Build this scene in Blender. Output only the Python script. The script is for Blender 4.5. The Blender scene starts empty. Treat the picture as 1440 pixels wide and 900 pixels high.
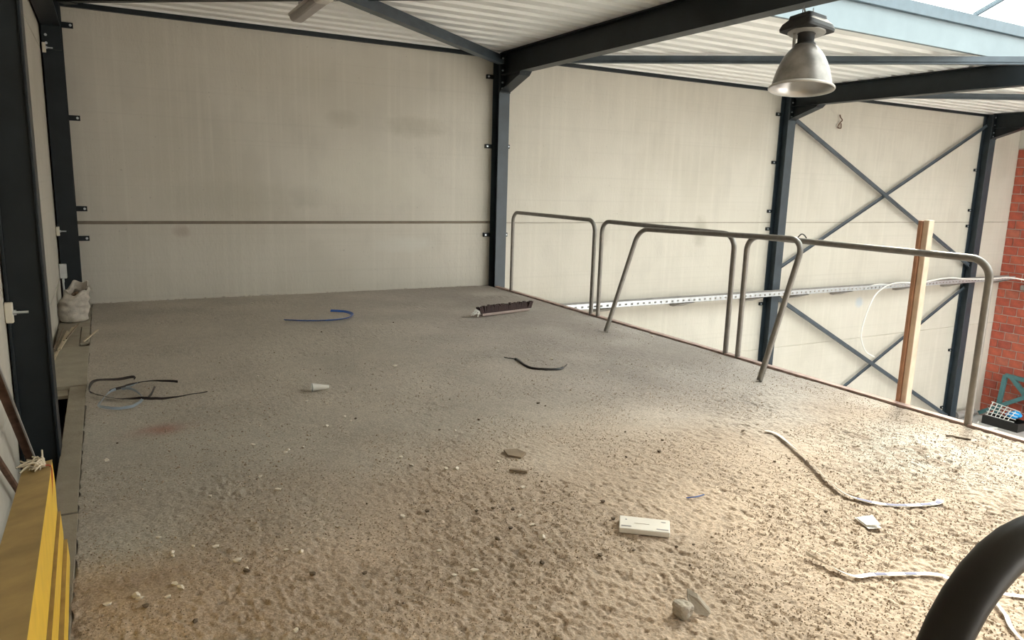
import bpy, bmesh, math, random
import numpy as np
from mathutils import Vector, Matrix
S = bpy.context.scene
C = S.collection
rnd = random.Random(7)

# ------------------------------------------------------------------ camera
cd = bpy.data.cameras.new('camera')
cam = bpy.data.objects.new('camera', cd); C.objects.link(cam)
cd.sensor_fit = 'HORIZONTAL'; cd.sensor_width = 36.0; cd.lens = 36.0 * 1030.3 / 1440.0
cd.clip_start = 0.05; cd.clip_end = 200
Rm = [[0.8760076370143794, -0.48148382387882943, 0.027999057760998054],
      [-0.06460041967448671, -0.17466776224378916, -0.9825059585624035],
      [0.4779512586764089, 0.8588739722309482, -0.1841143507548202]]
mw = Matrix.Identity(4)
for i in range(3):
    mw[i][0] = Rm[0][i]; mw[i][1] = -Rm[1][i]; mw[i][2] = -Rm[2][i]
mw[0][3], mw[1][3], mw[2][3] = 0.0, 0.0, 1.5
cam.matrix_world = mw
S.camera = cam

# ------------------------------------------------------------------ light
S.view_settings.view_transform = 'Standard'; S.view_settings.look = 'None'
S.view_settings.gamma = 1.0; S.view_settings.use_curve_mapping = False
S.view_settings.exposure = 0.38
W = bpy.data.worlds.new('overcast'); S.world = W; W.use_nodes = True
bg = W.node_tree.nodes['Background']
bg.inputs[0].default_value = (1.0, 0.98, 0.945, 1); bg.inputs[1].default_value = 5.8
sl = bpy.data.lights.new('hazy_sun', 'SUN'); sl.energy = 9.5; sl.angle = math.radians(22); sl.color = (1.0, 0.84, 0.66)
sun = bpy.data.objects.new('hazy_sun', sl); C.objects.link(sun)
sun.rotation_euler = Vector((-3.9, -2.5, -3.7)).to_track_quat('-Z', 'Y').to_euler()

# ------------------------------------------------------------------ materials
def nodes(name):
    m = bpy.data.materials.new(name); m.use_nodes = True
    nt = m.node_tree; b = nt.nodes['Principled BSDF']
    return m, nt, b
def simple(name, col, rough=0.5, metal=0.0, vary=0.12, scale=8.0, bump=0.0, bscale=60.0):
    """colour with soft procedural mottling"""
    m, nt, b = nodes(name); N = nt.nodes.new; L = nt.links.new
    tc = N('ShaderNodeTexCoord'); n = N('ShaderNodeTexNoise'); n.inputs['Scale'].default_value = scale; n.inputs['Detail'].default_value = 6
    L(tc.outputs['Object'], n.inputs['Vector'])
    r = N('ShaderNodeValToRGB'); e = r.color_ramp.elements
    e[0].position = 0.3; e[1].position = 0.7
    e[0].color = tuple(c * (1 - vary) for c in col) + (1,); e[1].color = tuple(min(1, c * (1 + vary)) for c in col) + (1,)
    L(n.outputs['Fac'], r.inputs['Fac']); L(r.outputs['Color'], b.inputs['Base Color'])
    b.inputs['Roughness'].default_value = rough; b.inputs['Metallic'].default_value = metal
    if bump:
        n2 = N('ShaderNodeTexNoise'); n2.inputs['Scale'].default_value = bscale; n2.inputs['Detail'].default_value = 4
        L(tc.outputs['Object'], n2.inputs['Vector'])
        bp = N('ShaderNodeBump'); bp.inputs['Strength'].default_value = bump; bp.inputs['Distance'].default_value = 0.01
        L(n2.outputs['Fac'], bp.inputs['Height']); L(bp.outputs['Normal'], b.inputs['Normal'])
    return m
def concrete(name, base, dirt, stains=()):
    """precast panel: cloudy tone, faint vertical and horizontal trowel lines, a few stains"""
    m, nt, b = nodes(name); N = nt.nodes.new; L = nt.links.new
    tc = N('ShaderNodeTexCoord')
    def noise(sc, vec_scale, det=5):
        mp = N('ShaderNodeMapping'); mp.inputs['Scale'].default_value = vec_scale; L(tc.outputs['Object'], mp.inputs['Vector'])
        n = N('ShaderNodeTexNoise'); n.inputs['Scale'].default_value = sc; n.inputs['Detail'].default_value = det; L(mp.outputs['Vector'], n.inputs['Vector']); return n
    def mix(a, bcol, fac, lo, hi, amt):
        mr = N('ShaderNodeMapRange'); mr.inputs[1].default_value = lo; mr.inputs[2].default_value = hi; mr.inputs[3].default_value = 0; mr.inputs[4].default_value = amt
        L(fac, mr.inputs[0]); mx = N('ShaderNodeMix'); mx.data_type = 'RGBA'; L(mr.outputs[0], mx.inputs[0]); L(a, mx.inputs[6]); mx.inputs[7].default_value = bcol + (1,); return mx.outputs[2]
    rgb = N('ShaderNodeRGB'); rgb.outputs[0].default_value = base + (1,)
    c = rgb.outputs[0]
    c = mix(c, dirt, noise(0.9, (1, 1, 1)).outputs['Fac'], .42, .72, .55)
    c = mix(c, tuple(x * .8 for x in base), noise(3.2, (1, 1, .55)).outputs['Fac'], .5, .8, .5)
    c = mix(c, tuple(min(1, x * 1.12) for x in base), noise(2.0, (9, 9, .16)).outputs['Fac'], .5, .75, .45)
    c = mix(c, tuple(x * .78 for x in base), noise(2.0, (.12, .12, 16)).outputs['Fac'], .55, .8, .35)
    c = mix(c, tuple(x * .55 for x in base), noise(26, (1, 1, 1), 2).outputs['Fac'], .71, .78, .5)
    for (x, z, rx, rz, col, amt) in stains:
        sx = N('ShaderNodeSeparateXYZ'); L(tc.outputs['Object'], sx.inputs[0])
        def mth(op, a, v):
            q = N('ShaderNodeMath'); q.operation = op
            L(a, q.inputs[0])
            if isinstance(v, float): q.inputs[1].default_value = v
            else: L(v, q.inputs[1])
            return q.outputs[0]
        dx = mth('DIVIDE', mth('SUBTRACT', sx.outputs[0], float(x)), float(rx)); dz = mth('DIVIDE', mth('SUBTRACT', sx.outputs[2], float(z)), float(rz))
        d = mth('ADD', mth('MULTIPLY', dx, dx), mth('MULTIPLY', dz, dz))
        d = mth('ADD', d, noise(7, (1, 1, 1)).outputs['Fac'])
        mr = N('ShaderNodeMapRange'); mr.inputs[1].default_value = 1.35; mr.inputs[2].default_value = .55; mr.inputs[3].default_value = 0; mr.inputs[4].default_value = amt; L(d, mr.inputs[0])
        mx = N('ShaderNodeMix'); mx.data_type = 'RGBA'; L(mr.outputs[0], mx.inputs[0]); L(c, mx.inputs[6]); mx.inputs[7].default_value = col + (1,); c = mx.outputs[2]
    L(c, b.inputs['Base Color']); b.inputs['Roughness'].default_value = .82
    bp = N('ShaderNodeBump'); bp.inputs['Strength'].default_value = .25; bp.inputs['Distance'].default_value = .01
    L(noise(40, (1, 1, .4), 4).outputs['Fac'], bp.inputs['Height']); L(bp.outputs['Normal'], b.inputs['Normal'])
    return m
grey_d = (.30, .275, .21)
M = {}
M['panel'] = concrete('precast_concrete', (.565, .53, .46), (.465, .43, .355),
    [(2.75, 2.25, .28, .14, grey_d, .3), (3.75, 2.2, .55, .18, grey_d, .35), (3.6, .62, .55, .14, (.60, .58, .52), .7), (1.4, 1.2, 1.1, .3, (.36, .34, .27), .25), (2.3, 1.25, .3, .2, (.38, .36, .30), .3),
     (3.1, 1.5, 1.2, .5, (.62, .59, .5), .5), (.79, .82, .12, .10, (.42, .36, .30), .8), (13.5, -.72, .17, .13, (.36, .45, .54), .6), (9.0, .75, .2, .35, grey_d, .5), (6.9, .7, .18, .3, grey_d, .35)])
M['wall'] = simple('concrete_wall', (.5, .47, .4), .85, vary=.12, scale=1.5)
M['lintel'] = concrete('pale_lintel_concrete', (.62, .6, .54), (.54, .5, .44))
M['mortar'] = simple('mortar', (.60, .50, .45), .9)
M['steel'] = simple('anthracite_painted_steel', (.012, .017, .021), .42, vary=.25, scale=5)
M['steel'].node_tree.nodes['Principled BSDF'].inputs['Specular IOR Level'].default_value = .3
M['column'] = simple('lit_anthracite_column', (.030, .044, .056), .45, vary=.2, scale=5)  # same anthracite paint, made lighter and bluer to look lit
M['brace'] = simple('blue_grey_brace_paint', (.055, .072, .088), .42, vary=.2, scale=6)
M['deckpaint'] = simple('white_coated_deck', (.87, .86, .825), .4, vary=.05, scale=1.2)
M['roof'] = simple('roof_felt', (.2, .2, .2), .9)
M['galv'] = simple('galvanised_steel', (.62, .66, .69), .38, .75, vary=.12, scale=14)
M['upstand'] = simple('pale_blue_white_sheet', (.17, .215, .235), .5, vary=.05, scale=5)
M['frame'] = simple('blue_grey_steel_profile', (.085, .12, .145), .5, vary=.1)
M['tube'] = simple('warm_grey_painted_tube', (.20, .185, .165), .36, .35, vary=.12, scale=20)
M['tubedark'] = simple('backlit_shade_tube', (.012, .010, .008), .45, .0, vary=.2, scale=20)  # backlit shade of the near railing put into its colour
M['tubedark'].node_tree.nodes['Principled BSDF'].inputs['Specular IOR Level'].default_value = .3
M['primer'] = simple('faded_red_primer', (.42, .30, .26), .7, vary=.25, scale=12)
M['slabside'] = simple('slab_edge_concrete', (.36, .33, .28), .9)
M['hallfloor'] = simple('hall_floor_concrete', (.5, .49, .47), .7, vary=.15, scale=2)
M['joint'] = simple('brown_joint_filler', (.20, .165, .125), .9)
M['joint2'] = simple('grey_joint_filler', (.33, .30, .25), .9)
M['yard'] = simple('pale_concrete_yard', (.56, .55, .52), .9, vary=.1, scale=.5)
M['void'] = simple('dusty_brown_steel', (.09, .055, .035), .8, vary=.3)
M['plank'] = simple('dusty_cement_coated_board', (.33, .29, .225), .9, vary=.12, scale=9, bump=.3, bscale=50)
M['plank2'] = simple('pale_dusty_board', (.38, .34, .265), .9, vary=.12, scale=7, bump=.3, bscale=50)
M['yellow'] = simple('yellow_formwork_paint', (.86, .55, .05), .45, vary=.1, scale=10)
M['yellowtop'] = simple('dirty_tan_timber', (.44, .31, .12), .7, vary=.2, scale=9)
M['woodred'] = simple('reddish_timber', (.42, .22, .13), .7, vary=.2, scale=10)
M['woodpale'] = simple('pale_sawn_timber', (.70, .55, .42), .7, vary=.12, scale=10)
M['alu'] = simple('dusty_aluminium_reflector', (.25, .23, .21), .42, .75, vary=.3, scale=9)
M['aluin'] = simple('bright_aluminium_inside', (.5, .49, .48), .3, .9, vary=.08, scale=6)
M['rim'] = simple('pale_rim', (.55, .52, .48), .45, .2)
M['blackcast'] = simple('black_cast_housing', (.012, .0115, .011), .6, .0, vary=.3)
M['greycast'] = simple('dusty_grey_cast', (.30, .29, .27), .6, .2, vary=.2)
M['batten'] = simple('dusty_greyish_diffuser', (.40, .36, .34), .45, vary=.08)
M['battenend'] = simple('pale_plastic_end', (.66, .62, .56), .4)
M['white'] = simple('white_plastic', (.80, .79, .75), .45, vary=.05)
M['clampw'] = simple('off_white_clamp', (.66, .62, .52), .6, vary=.08)
M['greyplastic'] = simple('grey_plastic_box', (.52, .53, .52), .5)
M['sack'] = simple('dirty_white_woven_sack', (.52, .475, .41), .85, vary=.22, scale=16, bump=.5, bscale=140)
M['sackin'] = simple('brown_rubble', (.22, .15, .10), .9, vary=.4, scale=30)
M['bristle'] = simple('dark_brown_bristle', (.032, .013, .011), .8, vary=.5, scale=80)
M['broomwood'] = simple('greyed_broom_wood', (.36, .28, .25), .75)
M['blue'] = simple('blue_plastic_strap', (.02, .10, .42), .35, vary=.15)
M['bluelight'] = simple('bright_blue_plastic', (.02, .36, .85), .4)
M['black'] = simple('black_plastic', (.013, .012, .012), .4, vary=.3)
M['blackmatt'] = simple('dull_black_strap', (.028, .022, .02), .55)
M['straplight'] = simple('pale_blue_grey_strap', (.30, .36, .42), .3)
M['teal'] = simple('teal_painted_steel', (.07, .18, .185), .55, vary=.15)
M['paper'] = simple('white_paper', (.80, .78, .74), .7, vary=.04)
M['print'] = simple('blue_print', (.05, .07, .22), .6)
M['greyprint'] = simple('faded_grey_print', (.34, .34, .37), .7)
M['tape'] = simple('milky_tape', (.60, .58, .54), .35, vary=.05)
M['stone'] = simple('grey_mortar_lump', (.46, .42, .36), .9, vary=.15, scale=20, bump=.5, bscale=40)
M['crumb'] = simple('white_plaster_crumb', (.76, .70, .60), .85, vary=.1, scale=30)
M['clod'] = simple('dark_dirt_clod', (.15, .115, .085), .95, vary=.3, scale=40)
M['grit'] = simple('dusty_grit', (.44, .355, .27), .95, vary=.45, scale=60)
M['stick'] = simple('pale_split_wood', (.62, .52, .37), .7, vary=.15)
M['stickdark'] = simple('greyed_split_wood', (.27, .21, .15), .8, vary=.2)
M['cream'] = simple('frayed_cream_string', (.70, .62, .48), .8)
M['redline'] = simple('red_cord', (.42, .10, .05), .7)
M['rust'] = simple('rusty_steel', (.13, .07, .045), .8, vary=.4, scale=20)
M['greysteel'] = simple('dusty_grey_steel', (.33, .31, .29), .6, .2, vary=.15)
M['wire'] = simple('white_coated_wire', (.74, .74, .70), .4)
BR = []
for i, c in enumerate([(.40, .088, .052), (.44, .105, .06), (.35, .078, .05), (.41, .12, .075)]):
    BR.append(simple('red_brick_tone', c, .85, vary=.2, scale=9, bump=.3, bscale=40))

def glass():
    m, nt, b = nodes('rooflight_glass'); N = nt.nodes.new; L = nt.links.new
    nt.nodes.remove(b)
    t = N('ShaderNodeBsdfTransparent'); t.inputs[0].default_value = (.86, .9, .9, 1)
    g = N('ShaderNodeBsdfGlossy'); g.inputs['Roughness'].default_value = .08
    mx = N('ShaderNodeMixShader'); mx.inputs[0].default_value = .06
    L(t.outputs[0], mx.inputs[1]); L(g.outputs[0], mx.inputs[2])
    L(mx.outputs[0], nt.nodes['Material Output'].inputs[0])
    return m
M['glass'] = glass()

def floor_mat():
    m, nt, b = nodes('dusty_screed'); N = nt.nodes.new; L = nt.links.new
    at = N('ShaderNodeAttribute'); at.attribute_name = 'screed'
    tc = N('ShaderNodeTexCoord')
    n = N('ShaderNodeTexNoise'); n.inputs['Scale'].default_value = 85; n.inputs['Detail'].default_value = 6; L(tc.outputs['Object'], n.inputs['Vector'])
    r = N('ShaderNodeMapRange'); r.inputs[1].default_value = .3; r.inputs[2].default_value = .7; r.inputs[3].default_value = .68; r.inputs[4].default_value = 1.22; L(n.outputs['Fac'], r.inputs[0])
    mx = N('ShaderNodeMix'); mx.data_type = 'RGBA'; mx.blend_type = 'MULTIPLY'; mx.inputs[0].default_value = 1
    L(at.outputs['Color'], mx.inputs[6]); L(r.outputs[0], mx.inputs[7]); L(mx.outputs[2], b.inputs['Base Color'])
    b.inputs['Roughness'].default_value = .8
    n2 = N('ShaderNodeTexNoise'); n2.inputs['Scale'].default_value = 130; n2.inputs['Detail'].default_value = 5; L(tc.outputs['Object'], n2.inputs['Vector'])
    bp = N('ShaderNodeBump'); bp.inputs['Strength'].default_value = .55; bp.inputs['Distance'].default_value = .007
    L(n2.outputs['Fac'], bp.inputs['Height']); L(bp.outputs['Normal'], b.inputs['Normal'])
    return m
M['screed'] = floor_mat()

# ------------------------------------------------------------------ mesh helpers
class MB:
    def __init__(s): s.v = []; s.f = []
    def add(s, vs, fs):
        o = len(s.v); s.v += [tuple(v) for v in vs]; s.f += [tuple(i + o for i in f) for f in fs]; return s
    def box(s, x0, x1, y0, y1, z0, z1):
        return s.add([(x0, y0, z0), (x1, y0, z0), (x1, y1, z0), (x0, y1, z0), (x0, y0, z1), (x1, y0, z1), (x1, y1, z1), (x0, y1, z1)],
                     [(3, 2, 1, 0), (4, 5, 6, 7), (0, 1, 5, 4), (1, 2, 6, 5), (2, 3, 7, 6), (3, 0, 4, 7)])
    def bar(s, p0, p1, w, h, up=(0, 0, 1), dw=0, dh=0):
        """box of section w x h between two points; dw/dh shift the section sideways"""
        p0, p1 = Vector(p0), Vector(p1); d = (p1 - p0).normalized(); up = Vector(up)
        a = d.cross(up).normalized(); b = a.cross(d).normalized(); vs = []
        for p in (p0, p1):
            for q, r in ((-1, -1), (1, -1), (1, 1), (-1, 1)): vs.append(p + a * (q * w / 2 + dw) + b * (r * h / 2 + dh))
        return s.add(vs, [(3, 2, 1, 0), (4, 5, 6, 7), (0, 1, 5, 4), (1, 2, 6, 5), (2, 3, 7, 6), (3, 0, 4, 7)])
    def prism(s, poly, vec):
        vec = Vector(vec); n = len(poly); a = [Vector(p) for p in poly]
        fs = [tuple(range(n))[::-1], tuple(range(n, 2 * n))]
        for i in range(n): fs.append((i, (i + 1) % n, n + (i + 1) % n, n + i))
        return s.add(a + [p + vec for p in a], fs)
    def tube(s, pts, r, n=10, flat=None):
        pts = [Vector(p) for p in pts]; vs = []; fs = []; prev = None
        for i, p in enumerate(pts):
            t = (pts[min(i + 1, len(pts) - 1)] - pts[max(i - 1, 0)]).normalized()
            if prev is None:
                ref = Vector((0, 0, 1)) if abs(t.z) < .9 else Vector((1, 0, 0))
                a = t.cross(ref).normalized()
            else:
                a = (prev - t * prev.dot(t)).normalized()
            prev = a; b = t.cross(a).normalized()
            for k in range(n):
                q = 2 * math.pi * k / n
                rr = r if not hasattr(r, '__len__') else r[i]
                vs.append(p + a * math.cos(q) * rr + b * math.sin(q) * rr)
        for i in range(len(pts) - 1):
            for k in range(n): fs.append((i * n + k, i * n + (k + 1) % n, (i + 1) * n + (k + 1) % n, (i + 1) * n + k))
        fs.append(tuple(range(n))[::-1]); fs.append(tuple((len(pts) - 1) * n + k for k in range(n)))
        return s.add(vs, fs)
    def ribbon(s, pts, w, th=.0015, roll=None):
        """flat strip lying on the floor following pts, w wide in plan; roll turns it about its run"""
        pts = [Vector(p) for p in pts]; vs = []; fs = []
        for i, p in enumerate(pts):
            t = (pts[min(i + 1, len(pts) - 1)] - pts[max(i - 1, 0)]).normalized()
            a = t.cross(Vector((0, 0, 1))).normalized(); u = a.cross(t).normalized()
            q = roll[i] if roll else 0
            a2 = a * math.cos(q) + u * math.sin(q); u2 = u * math.cos(q) - a * math.sin(q)
            off = u * abs(math.sin(q)) * w / 2
            for x, y in ((-1, 0), (1, 0), (1, 1), (-1, 1)): vs.append(p + off + a2 * x * w / 2 + u2 * y * th)
        for i in range(len(pts) - 1):
            for k in range(4): fs.append((i * 4 + k, i * 4 + (k + 1) % 4, i * 4 + 4 + (k + 1) % 4, i * 4 + 4 + k))
        fs += [(3, 2, 1, 0), tuple((len(pts) - 1) * 4 + k for k in range(4))]
        return s.add(vs, fs)
    def lathe(s, prof, c, n=40):
        vs = []; fs = []; c = Vector(c)
        for r, z in prof:
            for k in range(n):
                q = 2 * math.pi * k / n; vs.append(c + Vector((r * math.cos(q), r * math.sin(q), z)))
        for i in range(len(prof) - 1):
            for k in range(n): fs.append((i * n + k, i * n + (k + 1) % n, (i + 1) * n + (k + 1) % n, (i + 1) * n + k))
        return s.add(vs, fs)
    def build(s, name, mat, parent=None, smooth=False, bevel=0, center=True):
        """links ONE mesh object whose origin sits at its own base centre"""
        if parent is not None: o0 = Vector(parent['_w'])
        else: o0 = Vector((0, 0, 0))
        me = bpy.data.meshes.new(name)
        if parent is None and center:
            a = np.array(s.v); og = Vector(((a[:, 0].min() + a[:, 0].max()) / 2, (a[:, 1].min() + a[:, 1].max()) / 2, a[:, 2].min()))
        else: og = o0
        me.from_pydata([Vector(v) - og for v in s.v], [], s.f); me.validate(); me.update()
        bm = bmesh.new(); bm.from_mesh(me); bmesh.ops.recalc_face_normals(bm, faces=bm.faces); bm.to_mesh(me); bm.free()
        for m in (mat if isinstance(mat, (list, tuple)) else [mat]): me.materials.append(m)
        if smooth:
            for p in me.polygons: p.use_smooth = True
            if hasattr(me, 'set_sharp_from_angle'): me.set_sharp_from_angle(angle=math.radians(40))
        o = bpy.data.objects.new(name, me); C.objects.link(o)
        if parent is not None: o.parent = parent
        else: o.location = og
        o['_w'] = tuple(og)
        if bevel:
            md = o.modifiers.new('edge', 'BEVEL'); md.width = bevel; md.segments = 2; md.limit_method = 'ANGLE'
        return o
def tag(o, label, cat, group=None, kind=None):
    o['label'] = label; o['category'] = cat
    if group: o['group'] = group
    if kind: o['kind'] = kind
    return o
def thing(name, label, cat, loc, group=None):
    o = bpy.data.objects.new(name, None); C.objects.link(o); o.location = loc; o.empty_display_size = .1
    o['_w'] = tuple(loc); return tag(o, label, cat, group)
def struct(name, mb, mat, **k):
    o = mb.build(name, mat, center=False, **k); o['kind'] = 'structure'; return o
def smooth_path(pts, n=6):
    """Catmull-Rom through the points"""
    P = [Vector(p) for p in pts]; out = []
    for i in range(len(P) - 1):
        a, b, c, d = P[max(i - 1, 0)], P[i], P[i + 1], P[min(i + 2, len(P) - 1)]
        for k in range(n):
            t = k / n; out.append(.5 * ((2 * b) + (c - a) * t + (2 * a - 5 * b + 4 * c - d) * t * t + (3 * b - a - 3 * c + d) * t ** 3))
    out.append(P[-1]); return out

XL, XR, YB, YF = -.47, 18.6, 9.585, -8.0
ZG, ZD = -3.7, 3.262           # hall floor, underside of the roof deck
YK, YS = 5.70, -1.8             # rooflight opening far and near edge
XS = 5.2                      # rooflight opening left end
COLX = [-.362, 5.0, 10.79, 17.12]

# ------------------------------------------------------------------ mezzanine floor (relief + colour, with wear and painted-in light)
def vnoise(x, y, sc, seed):
    g = np.random.RandomState(seed).rand(256, 256)
    u, v = x / sc, y / sc; i, j = np.floor(u).astype(int), np.floor(v).astype(int); fu, fv = u - i, v - j
    fu = fu * fu * (3 - 2 * fu); fv = fv * fv * (3 - 2 * fv)
    i0, j0, i1, j1 = i % 256, j % 256, (i + 1) % 256, (j + 1) % 256
    return (g[i0, j0] * (1 - fu) + g[i1, j0] * fu) * (1 - fv) + (g[i0, j1] * (1 - fu) + g[i1, j1] * fu) * fv
def sstep(a, b, x):
    t = np.clip((x - a) / (b - a), 0, 1); return t * t * (3 - 2 * t)
def floor_height(x, y):
    rough = np.clip(.25 + .95 * sstep(4.4, 2.2, y + .9 * (vnoise(x, y, .9, 31) - .5)) + .9 * (vnoise(x, y, .45, 3) - .5), .1, 1.25)
    h = .005 * (vnoise(x, y, .6, 1) - .5) + .003 * (vnoise(x, y, .17, 2) - .5)
    xr, yr = .8 * x + .6 * y, -.6 * x + .8 * y
    g1 = vnoise(xr, yr * .75, .020, 4); g2 = vnoise(x, y, .0105, 5); g3 = vnoise(xr, yr, .030, 6)
    h += rough * (.0036 * sstep(.52, .76, g1) + .0026 * sstep(.55, .78, g2) * (.5 + g3) - .0046 * sstep(.68, .82, g3) - .0030 * sstep(.28, .16, g1))
    return h
ys = [-1.0]
while ys[-1] < YB - .002: ys.append(ys[-1] + (.02 if ys[-1] < .95 else max(.0045, .0036 * ys[-1])))
ys = np.minimum(np.array(ys), YB - .002); xs = np.linspace(-.185, 4.893, 1000)
X, Y = np.meshgrid(xs, ys); nx, ny = len(xs), len(ys)
H = floor_height(X, Y)
edge = vnoise(Y, X * 0 + 3, .05, 8)
Xw = X.copy(); Xw[:, 0] += .018 * (edge[:, 0] - .6); Xw[:, 1] += .012 * (edge[:, 0] - .6)
co = np.stack([Xw, Y, H], -1).reshape(-1, 3).astype(np.float32)
idx = np.arange(nx * ny).reshape(ny, nx)
q = np.stack([idx[:-1, :-1], idx[:-1, 1:], idx[1:, 1:], idx[1:, :-1]], -1).reshape(-1, 4).astype(np.int32)
me = bpy.data.meshes.new('floor')
me.vertices.add(len(co)); me.vertices.foreach_set('co', co.ravel())
me.loops.add(q.size); me.loops.foreach_set('vertex_index', q.ravel())
me.polygons.add(len(q)); me.polygons.foreach_set('loop_start', np.arange(0, q.size, 4, dtype=np.int32))
me.polygons.foreach_set('use_smooth', np.ones(len(q), bool))
me.update(calc_edges=True)
# screed colour: grey-olive cement at the back left, pinkish grey right, tan tint in front, red smear, pale scuffs; pits and right side toned for light
def lerp(a, b, t): return a + (b - a) * t[..., None]
n1, n2, n3, n4 = vnoise(X, Y, 1.3, 11), vnoise(X, Y, .4, 12), vnoise(X, Y, .12, 13), vnoise(X, Y, .035, 14)
col = np.ones(X.shape + (3,)) * np.array([.50, .445, .375])
col = lerp(col, np.array([.52, .455, .40]), sstep(1.2, 4.2, X + 1.2 * (n1 - .5)))
front_tan = sstep(3.9, 2.7, Y + .9 * (n1 - .5) + .5 * (n2 - .5))  # tan tint over the near part, edge broken by noise
col = lerp(col, np.array([.555, .43, .325]), .75 * front_tan)
col = lerp(col, np.array([.42, .395, .34]), .6 * sstep(1.6, .2, X) * sstep(2.7, 3.2, Y) * sstep(6.0, 4.2, Y) * (.5 + n2))
white = np.exp(-(((X - 4.15) / .55) ** 2 + ((Y - 2.45) / .35) ** 2)) * sstep(.35, .7, .5 * n3 + .5 * n4 + .12)
col *= (1 - .26 * sstep(2.0, 4.4, X))[..., None]  # colour lowered towards the right to hold down the sun's brightness
col = lerp(col, np.array([.62, .565, .49]), np.clip(1.1 * white, 0, 1))
white2 = sstep(.62, .85, n2) * sstep(2.5, 4.5, X) * .2
col = lerp(col, np.array([.52, .49, .45]), white2)
red = np.exp(-(((X - .21) / .15) ** 2 + ((Y - 4.62 - .12 * (X - .2)) / .10) ** 2)) * (.35 + .8 * n3)
col = lerp(col, np.array([.36, .15, .10]), np.clip(.75 * red, 0, 1))
red2 = np.exp(-(((X - .02) / .16) ** 2 + ((Y - 2.86) / .07) ** 2)) * (.35 + .6 * n3)
col = lerp(col, np.array([.26, .16, .10]), np.clip(.6 * red2, 0, 1))
def scuff(cx, cy, rx, ry, a0, a1, w):
    dx, dy = (X - cx) / rx, (Y - cy) / ry; r = np.sqrt(dx * dx + dy * dy); an = np.degrees(np.arctan2(dy, dx)) % 360
    return np.exp(-(((r - 1) * rx) / w) ** 2) * ((an > a0) & (an < a1)) * (.4 + .8 * n4)
for a in ((1.42, 5.50, .34, .32, 15, 230, .012), (1.42, 5.50, .27, .23, 60, 225, .012), (1.55, 4.72, .32, .22, 0, 190, .010), (1.75, 4.4, .5, .5, 40, 140, .008)):
    col = lerp(col, np.array([.56, .50, .42]), np.clip(.95 * scuff(*a), 0, 1))
col *= (.86 + .22 * n2 + .14 * (n4 - .5))[..., None]
pit_shade = np.clip((-.002 - (H - .005 * (vnoise(X, Y, .6, 1) - .5))) / .004, 0, 1)
col *= (1 - .25 * pit_shade)[..., None]  # pits darkened in the colour as relief shading
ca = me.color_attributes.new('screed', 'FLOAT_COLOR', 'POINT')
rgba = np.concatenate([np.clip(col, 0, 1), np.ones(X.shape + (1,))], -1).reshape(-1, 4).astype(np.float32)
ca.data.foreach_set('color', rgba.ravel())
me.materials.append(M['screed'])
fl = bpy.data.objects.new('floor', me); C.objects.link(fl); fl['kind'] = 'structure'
slab = MB().box(-.19, 4.893, -1.0, YB, -.3, -.012).build('slab', M['slabside'], None, center=False)
slab.parent = fl
def fz(x, y): return float(floor_height(np.array([x]), np.array([y]))[0])

struct('floor', MB().box(XL - .15, XR + .3, YF, YB + .2, ZG - .2, ZG), M['hallfloor'])
kerb = struct('trim_1', MB().box(4.908, 4.965, -1.0, 9.36, -.32, .016), M['primer'])

# ------------------------------------------------------------------ walls
wb = struct('wall_back', MB().box(XL - .15, XR + .3, YB + .012, YB + .2, ZG - .1, ZD + .25), M['wall'])
bays = [(XL - .1, 4.997), (5.003, 10.787), (10.793, 17.117), (17.123, 18.9)]
def piece(name, mb, mat, parent, bevel=0):
    o = mb.build(name, mat, parent); 
    if bevel:
        md = o.modifiers.new('edge', 'BEVEL'); md.width = bevel; md.segments = 1; md.limit_method = 'ANGLE'
    return o
for x0, x1 in bays:
    for z0, z1 in ((ZG, -1.48), (-1.472, .908), (.94 if x0 < 0 else .922, 3.26)):
        piece('panel', MB().box(x0, x1, YB, YB + .05, z0, z1), M['panel'], wb, .006)
piece('joint_strip', MB().box(XL, 4.99, YB + .004, YB + .012, .906, .942), M['joint'], wb)
piece('joint_strip', MB().box(5.0, 18.5, YB + .006, YB + .012, .906, .924), M['joint2'], wb)
wl = struct('wall_left', MB().box(XL - .3, XL - .012, YF, YB + .1, ZG - .1, ZD + .25), M['wall'])
for y0, y1 in ((YF, -1.2), (-1.19, 4.44), (4.45, 9.56)):
    for z0, z1 in ((ZG, -1.48), (-1.472, .318), (.33, 2.72), (2.73, 3.26)):
        piece('panel', MB().box(XL - .05, XL, y0, y1, z0, z1), M['panel'], wl, .006)
wr = struct('wall_right', MB().box(XR + .014, XR + .3, YF, YB + .1, ZG - .1, ZD + .25), M['mortar'])
piece('lintel_panel', MB().box(XR - .03, XR + .05, YF, YB, 2.60, 3.26), M['lintel'], wr, .006)
bl, bh = .29, .182
bmes = []
for i in range(4):
    mbk = MB().box(-.008, .04, 0, bl, 0, bh); m_ = bpy.data.meshes.new('brick'); m_.from_pydata(mbk.v, [], mbk.f)
    bm = bmesh.new(); bm.from_mesh(m_); bmesh.ops.recalc_face_normals(bm, faces=bm.faces)
    bmesh.ops.bevel(bm, geom=[e for e in bm.edges], offset=.006, segments=1, affect='EDGES'); bm.to_mesh(m_); bm.free()
    m_.materials.append(BR[i]); bmes.append(m_)
nb = 0
for r in range(31):
    z = ZG + .015 + r * .2025
    y = YB - .005 - (bl if r % 2 else bl * .55) + 0
    k = 0
    while y > 6.95:
        o = bpy.data.objects.new('brick', bmes[rnd.choice([0, 0, 1, 1, 2, 3])]); C.objects.link(o); o.parent = wr
        o.location = (XR + rnd.uniform(-.004, .004), y, z)
        if k == 0 and r % 2 == 0: o.scale = (1, .55, 1)
        nb += 1; k += 1; y -= bl + .022
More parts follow.
